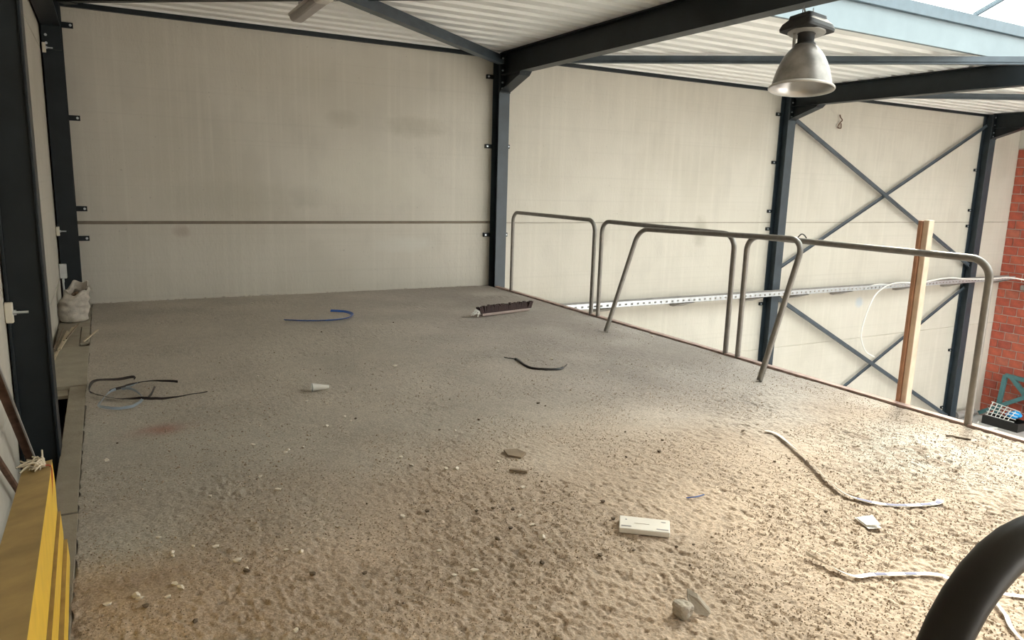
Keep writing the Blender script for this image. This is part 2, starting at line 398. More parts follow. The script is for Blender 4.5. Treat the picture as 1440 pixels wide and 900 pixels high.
DX0, DX1, DZ = 6.0, 18.2, 1.7     # unseen gate opening behind the camera, added and sized for fill light
struct('wall_front', MB().box(XL - .15, DX0, YF - .2, YF, ZG - .1, ZD + .25).box(DX1, XR + .3, YF - .2, YF, ZG - .1, ZD + .25).box(DX0, DX1, YF - .2, YF, DZ, ZD + .25), M['wall'])
struct('floor', MB().box(-30, 50, -60, YF - .2, ZG - .2, ZG - .02), M['yard'])

# ------------------------------------------------------------------ roof deck: trapezoidal sheet, ribs along the back wall
def deck(name, x0, x1, y0, y1):
    pitch, prof = .29, ((0, 0), (.150, 0), (.182, .075), (.258, .075), (.29, 0))
    ring = []; y = y1
    while y > y0 + 1e-4:
        for dy, dz in prof[:-1]:
            if y - dy >= y0: ring.append((y - dy, ZD + dz))
        y -= pitch
    ring.append((y0, ZD)); mb = MB(); n = len(ring)
    vs = [(x0, a, b) for a, b in ring] + [(x1, a, b) for a, b in ring]
    top = [(x0, y1, ZD + .16), (x0, y0, ZD + .16), (x1, y1, ZD + .16), (x1, y0, ZD + .16)]
    fs = [(i, i + 1, n + i + 1, n + i) for i in range(n - 1)]
    t = 2 * n; fs += [(t, t + 2, t + 3, t + 1), (0, n, t + 2, t), (n - 1, t + 1, t + 3, 2 * n - 1)]
    fs += [tuple(range(n)) + (t + 1, t), tuple(range(n, 2 * n)) + (t + 3, t + 2)]
    mb.add(vs + top, fs); o = mb.build(name, M['deckpaint'], center=False); o['kind'] = 'structure'; return o
deck('ceiling', XL - .1, XR + .2, YK + .045, YB + .1)
deck('ceiling', XL - .1, XS - .045, YS, YK + .04)
deck('ceiling', XL - .1, XR + .2, YF - .1, YS - .045)
# dark angle carrying the deck along the back and left wall
struct('trim_2', MB().box(XL, XR, YB - .045, YB - .001, ZD - .055, ZD - .002), M['steel'])

# rooflight: upstand, frame profile, glazing bars and panes
win = struct('window_1', MB().box(XS, XR + .2, YK, YK + .05, ZD - .005, 3.60).box(XS, XR + .2, YS - .05, YS, ZD - .005, 3.60), M['upstand'])
piece('upstand_end', MB().box(XS - .05, XS, YS, YK, ZD - .005, 3.60), M['upstand'], win)
piece('frame', MB().box(XS, XR + .2, YK - .05, YK + .05, 3.555, 3.69), M['frame'], win, .004)
piece('frame', MB().box(XS, XR + .2, YS - .05, YS + .05, 3.555, 3.69), M['frame'], win, .004)
YR = (YK + YS) / 2; ZR = 3.69 + .42 * (YK - YR)
piece('ridge_bar', MB().bar((XS, YR, ZR), (XR, YR, ZR), .06, .09), M['frame'], win)
gx = [XS] + [5.6 + 2 * k for k in range(7)] + [XR]
for i, x in enumerate(gx):
    for s in (YK, YS):
        piece('glazing_bar', MB().bar((x, s, 3.70), (x, YR, ZR), .035, .05), M['frame'], win)
for i in range(len(gx) - 1):
    for s in (YK, YS):
        a, b = gx[i] + .018, gx[i + 1] - .018
        piece('pane', MB().prism([(a, s, 3.705), (b, s, 3.705), (b, YR, ZR), (a, YR, ZR)], (0, 0, .006)), M['glass'], win)

# ------------------------------------------------------------------ steel frame
ST = M['steel']
def lug(root, x, z, s):
    b = piece('fixing_lug', MB().box(min(x, x + .11 * s), max(x, x + .11 * s), 9.548, 9.584, z - .028, z + .028), ST, root)
    c = MB().lathe([(0, 0), (.014, 0), (.014, .014), (0, .014)], (0, 0, 0), 6)
    c.v = [(x + .085 * s + v[0], 9.548 - v[2], z + v[1]) for v in c.v]
    piece('bolt', c, M['galv'], b)
def column(xc, label, zb, lugs, w=.17, d=.2):
    t = thing('steel_column', label, 'column', (xc, 9.48, zb))
    y0, y1 = 9.382, 9.582
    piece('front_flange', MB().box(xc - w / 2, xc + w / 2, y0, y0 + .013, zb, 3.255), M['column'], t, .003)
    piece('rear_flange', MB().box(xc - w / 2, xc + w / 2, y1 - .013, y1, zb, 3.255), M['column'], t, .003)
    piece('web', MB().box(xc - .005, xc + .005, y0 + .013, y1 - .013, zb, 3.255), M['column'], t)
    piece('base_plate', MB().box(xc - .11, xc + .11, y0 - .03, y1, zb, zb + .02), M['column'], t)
    for z, s in lugs: lug(t, xc + s * w / 2, z, s)
    return t
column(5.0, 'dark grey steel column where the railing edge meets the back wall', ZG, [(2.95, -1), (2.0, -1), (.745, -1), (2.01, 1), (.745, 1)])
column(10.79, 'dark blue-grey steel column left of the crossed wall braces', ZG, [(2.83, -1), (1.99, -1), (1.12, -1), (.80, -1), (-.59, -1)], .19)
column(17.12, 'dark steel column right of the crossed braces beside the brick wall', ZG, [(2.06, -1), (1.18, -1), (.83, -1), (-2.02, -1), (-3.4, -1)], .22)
# corner column: broad face to the room, lugs on its right
t = thing('steel_column', 'dark steel column standing in the far left corner', 'column', (-.362, 9.4, ZG))
piece('front_flange', MB().box(-.452, -.27, 9.30, 9.314, ZG, 3.255), ST, t, .003)
piece('rear_flange', MB().box(-.452, -.27, 9.56, 9.574, ZG, 3.255), ST, t, .003)
piece('web', MB().box(-.367, -.357, 9.31, 9.56, ZG, 3.255), ST, t)
for z in (3.02, 2.06, 1.08, .75): lug(t, -.275, z, 1)
def clamp(root, x, y, z, s=1.0):
    c = piece('clamp_block', MB().box(x - .02 * s, x + .014 * s, y - .03, y, z - .05 * s, z + .05 * s), M['clampw'], root, .004)
    pin = MB().tube([(x + .01 * s, y - .018, z), (x + .075 * s, y - .018, z)], .007 * s, 8).tube([(x + .012 * s, y - .018, z), (x + .026 * s, y - .018, z)], .014 * s, 6)
    piece('bolt', pin, M['galv'], c)
clamp(t, -.432, 9.30, 2.735); clamp(t, -.448, 9.30, .85)
# nearer left column: web faces the camera
t = thing('steel_column', 'near-black steel column close to the camera at the left edge', 'column', (-.37, 4.47, ZG))
piece('inner_flange', MB().box(-.302, -.288, 4.38, 4.56, ZG, 3.255), ST, t, .003)
piece('outer_flange', MB().box(-.462, -.448, 4.38, 4.56, ZG, 3.255), ST, t, .003)
piece('web', MB().box(-.449, -.301, 4.40, 4.412, ZG, 3.255), ST, t)
clamp(t, -.447, 4.385, .79, 1.05)
def beam(xc, label, w=.165, haunch=True, y0=9.38):
    t = thing('roof_beam', label, 'beam', (xc, 4, 2.95))
    piece('bottom_flange', MB().box(xc - w / 2, xc + w / 2, YF + .01, y0, 2.955, 2.967), ST, t)
    piece('top_flange', MB().box(xc - w / 2, xc + w / 2, YF + .01, y0, 3.247, 3.259), ST, t)
    piece('web', MB().box(xc - .005, xc + .005, YF + .01, y0, 2.967, 3.247), ST, t)
    piece('end_plate', MB().box(xc - w / 2, xc + w / 2, y0 - .015, y0, 2.72, 3.258), ST, t)
    for yy in (9.36,):
        for zz in (3.02, 2.86, 2.78, 3.18):
            c = MB().tube([(xc - .05, y0 - .03, zz), (xc - .05, y0 - .01, zz)], .014, 6); piece('bolt', c, M['galv'], t)
    if haunch:
        piece('haunch_web', MB().prism([(xc - .005, y0 - .01, 2.955), (xc - .005, 8.86, 2.955), (xc - .005, 8.80, 2.93), (xc - .005, y0 - .01, 2.75)], (.01, 0, 0)), ST, t)
        piece('haunch_flange', MB().prism([(xc - w / 2, y0 - .005, 2.75), (xc - w / 2, 8.85, 2.915), (xc - w / 2, 8.80, 2.955), (xc - w / 2, 8.78, 2.955), (xc - w / 2, 8.84, 2.905), (xc - w / 2, y0 - .005, 2.735)], (w, 0, 0)), ST, t)
    return t
beam(5.0, 'black roof beam carrying the hanging bell lamp')
beam(10.79, 'dark blue-grey roof beam seen right of the bell lamp', .18)
beam(17.12, 'short-looking dark roof beam end at the right edge near the brick wall', .2)
beam(-.362, 'dark roof beam running along the top of the left wall', .17, haunch=False, y0=9.30)
def angle_bar(name, label, cat, p0, p1, a=.075, th=.008, up=(0, 0, 1), plates=True, stand=1.0, mat=None):
    mat = mat or M['brace']
    """L profile: two legs, plus gusset plates at the ends"""
    t = thing(name, label, cat, p0)
    piece('flat_leg', MB().bar(p0, p1, a, th, up), mat, t)
    if stand: piece('standing_leg', MB().bar(p0, p1, th, a * stand, up, dw=a / 2 - th / 2, dh=a * stand / 2), mat, t)
    if plates:
        d = (Vector(p1) - Vector(p0)).normalized()
        for p, s in ((p0, 1), (p1, -1)):
            q = Vector(p); piece('gusset_plate', MB().bar(q - d * s * .02, q + d * s * .13, a * 1.35, .01, up, dh=-.01), ST, t)
    return t
# roof bracing, just under the deck
zb = 3.15
t = angle_bar('roof_brace', 'blue-grey roof brace rising left from the central column head', 'brace', (4.90, 9.33, zb - .03), (-.28, 5.13, zb - .03), .105, .05, plates=False)
piece('clip', MB().box(2.43, 2.47, 7.40, 7.44, 3.10, 3.21), M['galv'], t)
angle_bar('roof_brace', 'black roof brace across the top edge at upper left', 'brace', (-.24, 9.24, zb + .045), (4.90, 5.30, zb + .045), .09, .012, stand=.6, mat=ST)
angle_bar('roof_brace', 'dark level-looking roof bar passing behind the bell lamp', 'brace', (5.12, 9.33, zb), (10.66, 5.05, zb), .08, .03, plates=False)
angle_bar('roof_brace', 'short visible dark roof bar below the second beam at right edge', 'brace', (10.92, 9.33, zb), (17.0, 5.05, zb), .08, .03, plates=False)
# crossed braces on the back wall between second and third column
up = (0, -1, 0)
for lab, a, b, y, st in (('wall brace of the upper cross, from second column head down to the right', (10.9, 2.78), (17.03, -.05), 9.46, .5),
                  ('wall brace of the upper cross, rising right behind the railing to the last column head', (10.9, .06), (17.03, 3.02), 9.50, .35),
                  ('wall brace of the lower cross, from below the cable tray down to the right', (10.9, -.46), (17.03, -3.6), 9.46, .5),
                  ('wall brace of the lower cross, rising right to the tray at the last column', (10.9, -3.6), (17.03, -.55), 9.50, .35)):
    angle_bar('wall_brace', lab, 'brace', (a[0], y, a[1]), (b[0], y, b[1]), .085 if st > .4 else .06, .008, up, stand=st)

# ------------------------------------------------------------------ hoop railings
def hoop_path(p0, u, L, Hh, w, r=.13):
    """from foot p0 up along w, across along u, down again"""
    p0, u, w = Vector(p0), Vector(u).normalized(), Vector(w).normalized(); pts = [p0, p0 + w * (Hh - r) * .5]
    for k in range(9):
        q = math.pi / 2 * k / 8; pts.append(p0 + w * (Hh - r + r * math.sin(q)) + u * (r - r * math.cos(q)))
    pts.append(p0 + w * Hh + u * L * .5)
    for k in range(9):
        q = math.pi / 2 * k / 8; pts.append(p0 + w * (Hh - r + r * math.cos(q)) + u * (L - r + r * math.sin(q)))
    pts += [p0 + u * L + w * (Hh - r) * .5, p0 + u * L]; return pts
RX = 4.93
for lab, ya, yb in (('grey tubular hoop railing nearest the central column', 8.91, 6.96), ('grey tubular hoop railing in the middle of the slab edge, behind the leaning one', 6.82, 4.80),
                    ('grey tubular hoop railing nearest the timber post', 4.65, 2.60)):
    o = MB().tube(hoop_path((RX, ya, .004), (0, -1, 0), ya - yb, 1.098, (0, 0, 1)), .024, 14).build('hoop_railing', M['tube'], smooth=True)
    tag(o, lab, 'railing')
w = Vector((.36, 0, 1.06))
hp = hoop_path((4.485, 6.05, .006), (0, -1, 0), 2.07, 1.118, w)
hp = [Vector((v.x, v.y, v.z + .055 * (6.05 - v.y) / 2.07 * v.z)) for v in hp]
o = MB().tube(hp, .024, 14).build('hoop_railing', M['tube'], smooth=True)
tag(o, 'loose grey hoop railing standing on the slab and leaning on the fixed ones', 'railing')
o = MB().tube(hoop_path((.755, .40, 0.004), (1, 0, 0), 2.0, 1.105, (0, 0, 1), .17), .0245, 24).build('hoop_railing', M['tubedark'], smooth=True)
tag(o, 'dark railing bend very close to the camera at lower right', 'railing')

# timber post of two studs fixed to the slab side
t = thing('timber_post', 'double timber post rising beside the slab edge left of the end railing', 'post', (5.03, 3.1, -.3))
piece('stud', MB().box(5.0, 5.062, 3.085, 3.125, -.32, 1.325), M['woodpale'], t, .003)
piece('stud', MB().box(4.985, 5.045, 3.127, 3.155, -.32, 1.32), M['woodred'], t, .003)['label'] = 'reddish weathered stud of the pair'

# ------------------------------------------------------------------ cable tray and cables
t = thing('cable_tray', 'perforated galvanised cable tray running along the back wall', 'cable tray', (5.3, 9.28, -.4))
y0, y1, zt = 9.21, 9.36, -.395
tr = piece('tray_floor', MB().box(5.3, 18.55, y0, y1, zt, zt + .004), M['galv'], t)
piece('rear_side', MB().box(5.3, 18.55, y1 - .004, y1, zt, zt + .09), M['greysteel'], t)
fr = MB().box(5.3, 18.55, y0, y0 + .004, zt, zt + .022).box(5.3, 18.55, y0, y0 + .004, zt + .054, zt + .085)
x = 5.3
while x < 18.4: fr.box(x, x + .075, y0, y0 + .004, zt + .022, zt + .054); x += .12
piece('slotted_front_side', fr, M['galv'], t)
for x in (5.75, 6.92, 8.55, 10.2, 11.4, 12.67, 14.66, 16.36, 18.2):
    piece('bracket', MB().prism([(x - .12, y0 + .01, zt - .012), (x - .12, 9.58, zt - .012), (x - .12, 9.58, zt - .11), (x - .12, 9.50, zt - .11)], (.24, 0, 0)), M['greysteel'], t)
cab = [(9.0, 9.28, zt + .012), (12.5, 9.27, zt + .012), (13.2, 9.25, zt + .05), (13.6, 9.24, zt + .09), (14.5, 9.25, zt + .02), (15.26, 9.22, zt + .10), (15.9, 9.21, zt + .14), (16.57, 9.20, zt + .09), (17.4, 9.19, zt + .06), (18.05, 9.17, zt + .07), (18.3, 9.0, zt + .05), (18.53, 8.7, zt - .02), (18.54, 8.2, zt - .12)]
tag(MB().tube(smooth_path(cab), .017, 8).build('cable', M['white'], smooth=True), 'white cable lying in and looping over the tray towards the brick wall', 'cable')
lp = [(14.7, 9.19, zt + .09), (13.9, 9.17, zt + .10), (13.42, 9.17, zt - .09), (13.23, 9.2, -.88), (13.17, 9.22, -1.31), (13.36, 9.22, -1.65), (13.71, 9.24, -1.82)]
tag(MB().tube(smooth_path(lp), .014, 8).build('cable', M['white'], smooth=True), 'white cable end hanging below the tray in a loop', 'cable')
# wire tuft hooked over second column's right side and hook on the panel
o = MB().tube(smooth_path([(10.9, 9.36, .60), (10.98, 9.3, .66), (11.1, 9.3, .64), (11.2, 9.28, .72), (11.33, 9.3, .68), (11.38, 9.3, .60), (11.3, 9.3, .55), (11.2, 9.3, .60), (11.05, 9.32, .58)]), .012, 6).build('wire_tuft', M['black'], smooth=True)
tag(o, 'small tangle of dark wire at the right side of the second column', 'wire')
o = MB().tube(smooth_path([(12.28, 9.57, 2.93), (12.27, 9.54, 2.88), (12.31, 9.53, 2.83), (12.25, 9.54, 2.77), (12.23, 9.55, 2.70), (12.32, 9.55, 2.69), (12.31, 9.55, 2.78)]), .011, 6).build('wall_hook', M['rust'], smooth=True)
tag(o, 'small rusty wire hook high on the back wall panel', 'hook')
# lamp on brick wall
t = thing('wall_lamp', 'small grey bulkhead fitting on the brick wall by the cable end', 'lamp', (XR - .03, 8.95, -.55))
piece('body', MB().box(XR - .13, XR - .02, 8.72, 9.05, -.62, -.50), M['greysteel'], t, .02)
piece('cover', MB().box(XR - .22, XR - .13, 8.74, 8.92, -.60, -.46), M['white'], t, .03)

# ------------------------------------------------------------------ bell lamp
lx, ly = 5.06, 4.34
t = thing('bell_lamp', 'industrial bell-shaped metal lamp hanging from the black beam', 'lamp', (lx, ly, 2.945))
prof = [(.255, 0), (.262, .012), (.247, .028), (.233, .028), (.227, .06), (.217, .10), (.203, .15), (.184, .20), (.158, .255), (.126, .30), (.098, .33), (.080, .348), (.06, .352)]
inn = [(.055, .346), (.076, .342), (.094, .324), (.121, .295), (.153, .25), (.179, .196), (.198, .147), (.212, .098), (.222, .058), (.230, .022), (.246, .004), (.255, 0)]
piece('reflector', MB().lathe(prof[3:], (lx, ly, 2.30), 56), M['alu'], t)
piece('inner_reflector', MB().lathe(inn, (lx, ly, 2.30), 56), M['aluin'], t)
piece('rim', MB().lathe([(.248, .001), (.257, .008), (.254, .016), (.244, .022), (.232, .030), (.230, .024), (.242, .006), (.248, .001)], (lx, ly, 2.30), 56), M['rim'], t)
piece('neck', MB().lathe([(.0, .34), (.075, .345), (.078, .36), (.064, .365), (.064, .445), (.08, .455), (.0, .456)], (lx, ly, 2.30), 32), M['blackcast'], t)
piece('bulb', MB().lathe([(.0, .12), (.03, .125), (.045, .16), (.045, .24), (.025, .30), (.02, .345), (0, .345)], (lx, ly, 2.30), 24), M['white'], t)
pan = MB()
rings = [(.15, .448, .0), (.178, .455, .0), (.181, .475, .0), (.165, .51, 0), (.125, .548, 0), (.12, .575, 0)]
n = 40
vs = []; fs = []
for r, z, _ in rings:
    for k in range(n):
        q = 2 * math.pi * k / n
        e = 2.0 / 9
        cxp = abs(math.cos(q)) ** e * (1 if math.cos(q) >= 0 else -1); syp = abs(math.sin(q)) ** e * (1 if math.sin(q) >= 0 else -1)
        vs.append((lx + r * cxp * .92, ly + r * syp * .86, 2.30 + z))
for i in range(len(rings) - 1):
    for k in range(n): fs.append((i * n + k, i * n + (k + 1) % n, (i + 1) * n + (k + 1) % n, (i + 1) * n + k))
fs += [tuple(range(n))[::-1], tuple((len(rings) - 1) * n + k for k in range(n))]
pan.add(vs, fs)
hs = piece('ballast_housing', pan, M['blackcast'], t)
hs.rotation_euler = (0, 0, 0)
piece('housing_gasket', MB().lathe([(.08, .447), (.150, .452), (.14, .442), (.07, .440)], (lx, ly, 2.30), 36), M['greycast'], t)
piece('conduit', MB().tube([(lx - .075, ly + .05, 2.63), (lx - .08, ly + .05, 2.76)], .012, 8), M['greycast'], t)
for dx in (-.055, .055):
    hk = [(lx + dx, ly, 2.86), (lx + dx, ly, 2.885), (lx + dx - .012, ly, 2.895), (lx + dx - .012, ly, 2.915), (lx + dx + .004, ly, 2.93), (lx + dx + .016, ly, 2.915), (lx + dx + .012, ly, 2.90), (lx + dx, ly, 2.93), (lx + dx, ly, 2.957)]
    piece('hook', MB().tube(smooth_path(hk, 4), .004, 6), M['greycast'], t)
tv = Vector((-lx, -ly, 0)).normalized(); t.rotation_mode = 'QUATERNION'
from mathutils import Quaternion
t.rotation_quaternion = Quaternion(Vector((0, 0, -1)).cross(tv), math.radians(7))
for o in t.children:
    if o.name.split('.')[0] in ('reflector', 'inner_reflector', 'rim', 'neck', 'bulb', 'housing_gasket'):
        for p in o.data.polygons: p.use_smooth = True

# ------------------------------------------------------------------ strip light under the deck
t = thing('strip_light', 'dusty enclosed strip light fixed under the roof at upper left', 'lamp', (1.83, 7.3, 3.03))
sec = [(-.05, 3.03), (.05, 3.03), (.075, 3.06), (.075, 3.085), (-.075, 3.085), (-.075, 3.06)]
piece('diffuser', MB().prism([(1.83 + a, 7.93, b) for a, b in sec], (0, -.95, 0)), M['batten'], t, .01)
piece('housing', MB().box(1.75, 1.91, 6.78, 7.96, 3.085, 3.12), M['battenend'], t, .006)
piece('end_cap', MB().prism([(1.83 + a * 1.04, 6.98, b - .002) for a, b in sec], (0, -.16, 0)), M['battenend'], t, .008)
for y in (6.82, 6.92): piece('catch', MB().box(1.905, 1.925, y, y + .03, 3.05, 3.10), M['battenend'], t)
piece('cable_gland', MB().tube([(1.80, 7.955, 3.07), (1.80, 7.99, 3.07)], .018, 8), M['batten'], t)
for y in (6.95, 7.7): piece('hanger', MB().box(1.80, 1.86, y, y + .03, 3.12, 3.262), M['greysteel'], t)

# ------------------------------------------------------------------ junction box and conduit in the corner
t = thing('junction_box', 'pale grey junction box with conduit on the corner column', 'box', (-.435, 9.28, .08))
piece('box', MB().box(-.468, -.398, 9.22, 9.298, .345, .50), M['greyplastic'], t, .006)
piece('gland', MB().tube([(-.44, 9.26, .345), (-.44, 9.26, .30)], .014, 10), M['greyplastic'], t)
piece('conduit', MB().tube([(-.44, 9.26, .31), (-.44, 9.26, -.28)], .010, 10), M['greyplastic'], t)

# ------------------------------------------------------------------ boards over the gap along the left wall
zp = .004
def board(label, x0, x1, y0, y1, z0, th, mat, yaw=0):
    mb = MB().box(x0, x1, y0, y1, z0, z0 + th); c = Vector(((x0 + x1) / 2, (y0 + y1) / 2, 0)); R = Matrix.Rotation(yaw, 3, 'Z')
    mb.v = [tuple(R @ (Vector(v) - c) + c) for v in mb.v]
    return tag(mb.build('board', mat, bevel=.003), label, 'board')
board('long narrow dusty board along the slab edge beside the open gap', -.292, -.192, 3.60, 5.84, -.028, .03, M['plank'])
board('long narrow dusty board along the slab edge, nearest piece behind the yellow beams', -.296, -.188, .6, 3.585, -.03, .03, M['plank'])
board('wide dusty board bridging the gap at the left wall', -.464, -.188, 5.855, 7.20, -.024, .03, M['plank2'])
board('short dusty board at the far rim of the open gap', -.464, -.30, 5.70, 5.85, -.045, .025, M['plank2'], .02)
board('narrow dusty board leading to the white sack', -.455, -.268, 7.21, 8.12, -.026, .03, M['plank'])
board('small dusty filler board beside the single lath', -.262, -.192, 7.36, 8.12, -.024, .03, M['plank2'])
board('board under the white sack in the corner', -.464, -.195, 8.13, 9.27, -.028, .03, M['plank'])
struct('trim_3', MB().box(-.30, -.2, -1, 9.3, -.30, -.034), M['void'])
struct('trim_4', MB().box(XL, -.30, -1, 9.3, -.34, -.30), M['void'])

# splinters of wood by the wall
sticks = [((-.43, 6.70), (-.374, 7.89), .016, 'stick', 'longest pale wood lath beside the left wall'), ((-.44, 7.05), (-.41, 8.0), .010, 'stickdark', 'thin greyed lath against the left wall'), ((-.40, 7.0), (-.33, 7.95), .020, 'stick', 'broad pale lath in the middle of the lath heap'),
          ((-.38, 7.30), (-.30, 7.97), .013, 'stick', 'short pale lath on the right of the lath heap'), ((-.36, 7.32), (-.28, 8.02), .009, 'stickdark', 'thin brown lath at the right of the lath heap'), ((-.235, 7.35), (-.125, 7.86), .013, 'stick', 'single pale lath lying across the slab edge near the sack')]
for k_, (a, b, w_, m_, lab) in enumerate(sticks):
    zs_ = .011 + .0115 * k_ if k_ < 5 else .014
    o = MB().bar((a[0], a[1], zs_), (b[0], b[1], zs_ + .003), w_, .010).build('wood_lath', M[m_]); tag(o, lab, 'lath')

# sack of rubble
t = thing('rubble_sack', 'crumpled off-white woven sack of rubble in the far left corner', 'sack', (-.325, 8.45, 0))
vs = []; fs = []; n = 40; lv = 22
for i in range(lv):
    z = i / (lv - 1); hz = .004 + z * .345
    rad = .118 * (1 + .16 * math.sin(z * math.pi * .95)) * (1 - .52 * max(0, z - .55) ** 1.3 * 1.6) if i else .09
    if z > .82: rad *= 1 + .9 * (z - .82)
    cx = -.335 + .085 * max(0, z - .35) ** 1.2; cy = 8.46
    for k in range(n):
        q = 2 * math.pi * k / n
        f = 1 + (.06 * math.sin(4 * q + 7 * z) + .06 * math.sin(3 * q - 17 * z + 2) + .05 * math.sin(2 * q + 31 * z) + .035 * math.sin(9 * q + 23 * z)) * (.35 + .9 * z)
        zz = hz + (.055 * math.sin(q + .35) + .02 * math.sin(4 * q)) * max(0, z - .62) / .38
        vs.append((cx + rad * f * math.cos(q), cy + rad * f * math.sin(q) * .95, zz))
for i in range(lv - 1):
    for k in range(n): fs.append((i * n + k, i * n + (k + 1) % n, (i + 1) * n + (k + 1) % n, (i + 1) * n + k))
# mouth folded inwards
base = len(vs)
for (rr, dz) in ((.88, -.006), (.78, -.085)):
    for k in range(n):
        q = 2 * math.pi * k / n; p = vs[(lv - 1) * n + k]; cx = -.335 + .085 * .65 ** 1.2
        vs.append((cx + (p[0] - cx) * rr, 8.46 + (p[1] - 8.46) * rr, p[2] + dz))
for j in range(2):
    a = (lv - 1) * n if j == 0 else base; b = base + j * n
    for k in range(n): fs.append((a + k, a + (k + 1) % n, b + (k + 1) % n, b + k))
fs.append(tuple(range(n))[::-1])
mb = MB().add(vs, fs); o = piece('sack_cloth', mb, M['sack'], t)
for p in o.data.polygons: p.use_smooth = True
mb = MB()
for k in range(14):
    a, r = rnd.random() * 6.28, rnd.random() * .055
    mb.lathe([(0, 0), (.025, .008), (.028, .02), (.012, .036), (0, .038)], (-.285 + r * math.cos(a), 8.46 + r * math.sin(a), .245 + rnd.random() * .02), 6)
o = piece('rubble_fill', mb, M['sackin'], t); o['kind'] = 'stuff'
mb = MB()
for k in range(7):
    a = -.6 + k * .22; x0, y0 = -.225 + .02 * math.cos(a), 8.42 + .03 * k / 7
    mb.tube([(x0, y0, .345), (x0 + .03, y0 - .01, .36 + .01 * (k % 3)), (x0 + .05 + .01 * (k % 2), y0, .335 - .012 * k)], .002, 4)
piece('frayed_threads', mb, M['sack'], t)

# ------------------------------------------------------------------ yellow formwork beams, bottom left
D = Vector((-.039, 1.153, -.153)).normalized()
def ybeam(label, A, wv, prof, L):
    """prof: (along, down) outline of the side face measured from A; beam runs back from A towards the camera"""
    t = thing('formwork_beam', label, 'beam', A)
    A = Vector(A); dn = Vector((0, 0, -1)); e = -D
    pts = [A + e * a + dn * b for a, b in prof]
    far = pts + [pts[-1] + e * L, A + e * L]
    piece('timber', MB().prism(far, Vector(wv)), M['yellow'], t, .003)
    tp = MB().prism([A + Vector((.001, 0, .0005)), A + e * L + Vector((.001, 0, .0005)), A + e * L + Vector((.001, 0, .0025)), A + Vector((.001, 0, .0025))], Vector(wv) - Vector((.002, 0, 0)))
    piece('dirty_top', tp, M['yellowtop'], t)
    return t
b1 = ybeam('topmost yellow formwork beam with a frayed string on its far end', (-.214, 2.86, .512), (-.083, -.005, -.012), [(0, 0), (-.085, .10), (-.06, .205)], 2.6)
b2 = ybeam('middle yellow formwork beam of the stack by the left wall', (-.208, 2.93, .290), (-.083, 0, -.008), [(0, 0), (-.075, .105), (-.06, .125)], 2.7)
b3 = ybeam('lowest yellow formwork beam of the stack by the left wall', (-.199, 2.99, .152), (-.083, 0, -.008), [(0, 0), (-.085, .095), (-.06, .12)], 2.75)
# frayed string knotted on the top beam
t = thing('frayed_string', 'tuft of frayed cream string with red cord on the topmost yellow beam', 'string', (-.225, 2.77, .53))
mb = MB()
for k in range(34):
    a = rnd.uniform(1.6, 4.4); L_ = rnd.uniform(.03, .085); x0, y0, z0 = -.226, 2.755, .530
    e1 = (x0 + L_ * .5 * math.cos(a), y0 + L_ * .6 * math.sin(a) * .8 + rnd.uniform(-.02, .04), z0 + rnd.uniform(.004, .025)); e2 = (x0 + L_ * math.cos(a + rnd.uniform(-.4, .4)), y0 + L_ * math.sin(a) + rnd.uniform(-.03, .06), z0 + rnd.uniform(.0, .02))
    mb.tube(smooth_path([(x0, y0, z0), e1, e2], 3), .0028, 4)
o = piece('tuft', mb, M['cream'], t); o['kind'] = 'stuff'
piece('red_cord', MB().tube(smooth_path([(-.228, 2.75, .535), (-.209, 2.74, .525), (-.2105, 2.66, .44), (-.2105, 2.60, .36)]), .003, 5), M['redline'], t)
# steel bars leaning in the left corner in front of the near column
t = thing('leaning_steel_bar', 'dusty grey steel angle leaning at the left edge above the yellow beams', 'bar', (-.44, 4.1, 0))
a, b = Vector((-.405, 3.45, .72)), Vector((-.385, 4.32, -.02)); d = (a - b).normalized(); a = a + d * .8
piece('broad_leg', MB().bar(a, b, .03, .006, (1, 0, .2)), M['greysteel'], t)
piece('inner_leg', MB().bar(a, b, .006, .04, (1, 0, .2), dw=-.012, dh=-.02), M['rust'], t)  # shaded side of the same grey angle, put in as dark brown
o = MB().tube([(-.448, 2.9, .72), (-.43, 3.95, -.02)], .014, 8).build('thin_rod', M['rust'], smooth=True); tag(o, 'thin rusty rod leaning on the left wall below the steel angle', 'rod')

# ------------------------------------------------------------------ litter on the slab
def on(x, y, dz=0.0): return (x, y, fz(x, y) + dz)
# broom head lying on its side
t = thing('broom_head', 'brown bristle broom head lying on the slab before the central column', 'broom', (4.0, 7.4, 0))
ux = Vector((.93, .20, 0)).normalized(); p0 = Vector((3.63, 7.28, .012)); L_ = .80; uy = Vector((-ux.y, ux.x, 0))
pts = lambda s, v, z: p0 + ux * s + uy * v + Vector((0, 0, z))
piece('wooden_back', MB().prism([pts(.02, -.03, 0), pts(L_ - .06, -.03, 0), pts(L_ - .06, .02, .0), pts(.02, .02, 0)], (0, 0, .028)), M['broomwood'], t, .004)
mb = MB()
ns = 26
for i in range(ns):
    s0 = .0 + i * (L_ - .03) / ns; s1 = s0 + (L_ - .03) / ns * .98
    for j in range(3):
        v0 = -.025 + j * .02; zt_ = .098 + rnd.uniform(-.008, .012); lean = rnd.uniform(.0, .015) + (.04 if i > ns - 3 else 0) - (.02 if i < 2 else 0)
        mb.add([pts(s0, v0, .028), pts(s1, v0, .028), pts(s1, v0 + .018, .028), pts(s0, v0 + .018, .028),
                pts(s0 + lean, v0 + .015, zt_), pts(s1 + lean, v0 + .015, zt_ + rnd.uniform(-.006, .006)), pts(s1 + lean, v0 + .04, zt_), pts(s0 + lean, v0 + .04, zt_)],
               [(4, 5, 6, 7), (0, 1, 5, 4), (1, 2, 6, 5), (2, 3, 7, 6), (3, 0, 4, 7)])
o = piece('bristles', mb, M['bristle'], t); o['kind'] = 'stuff'
mb = MB()
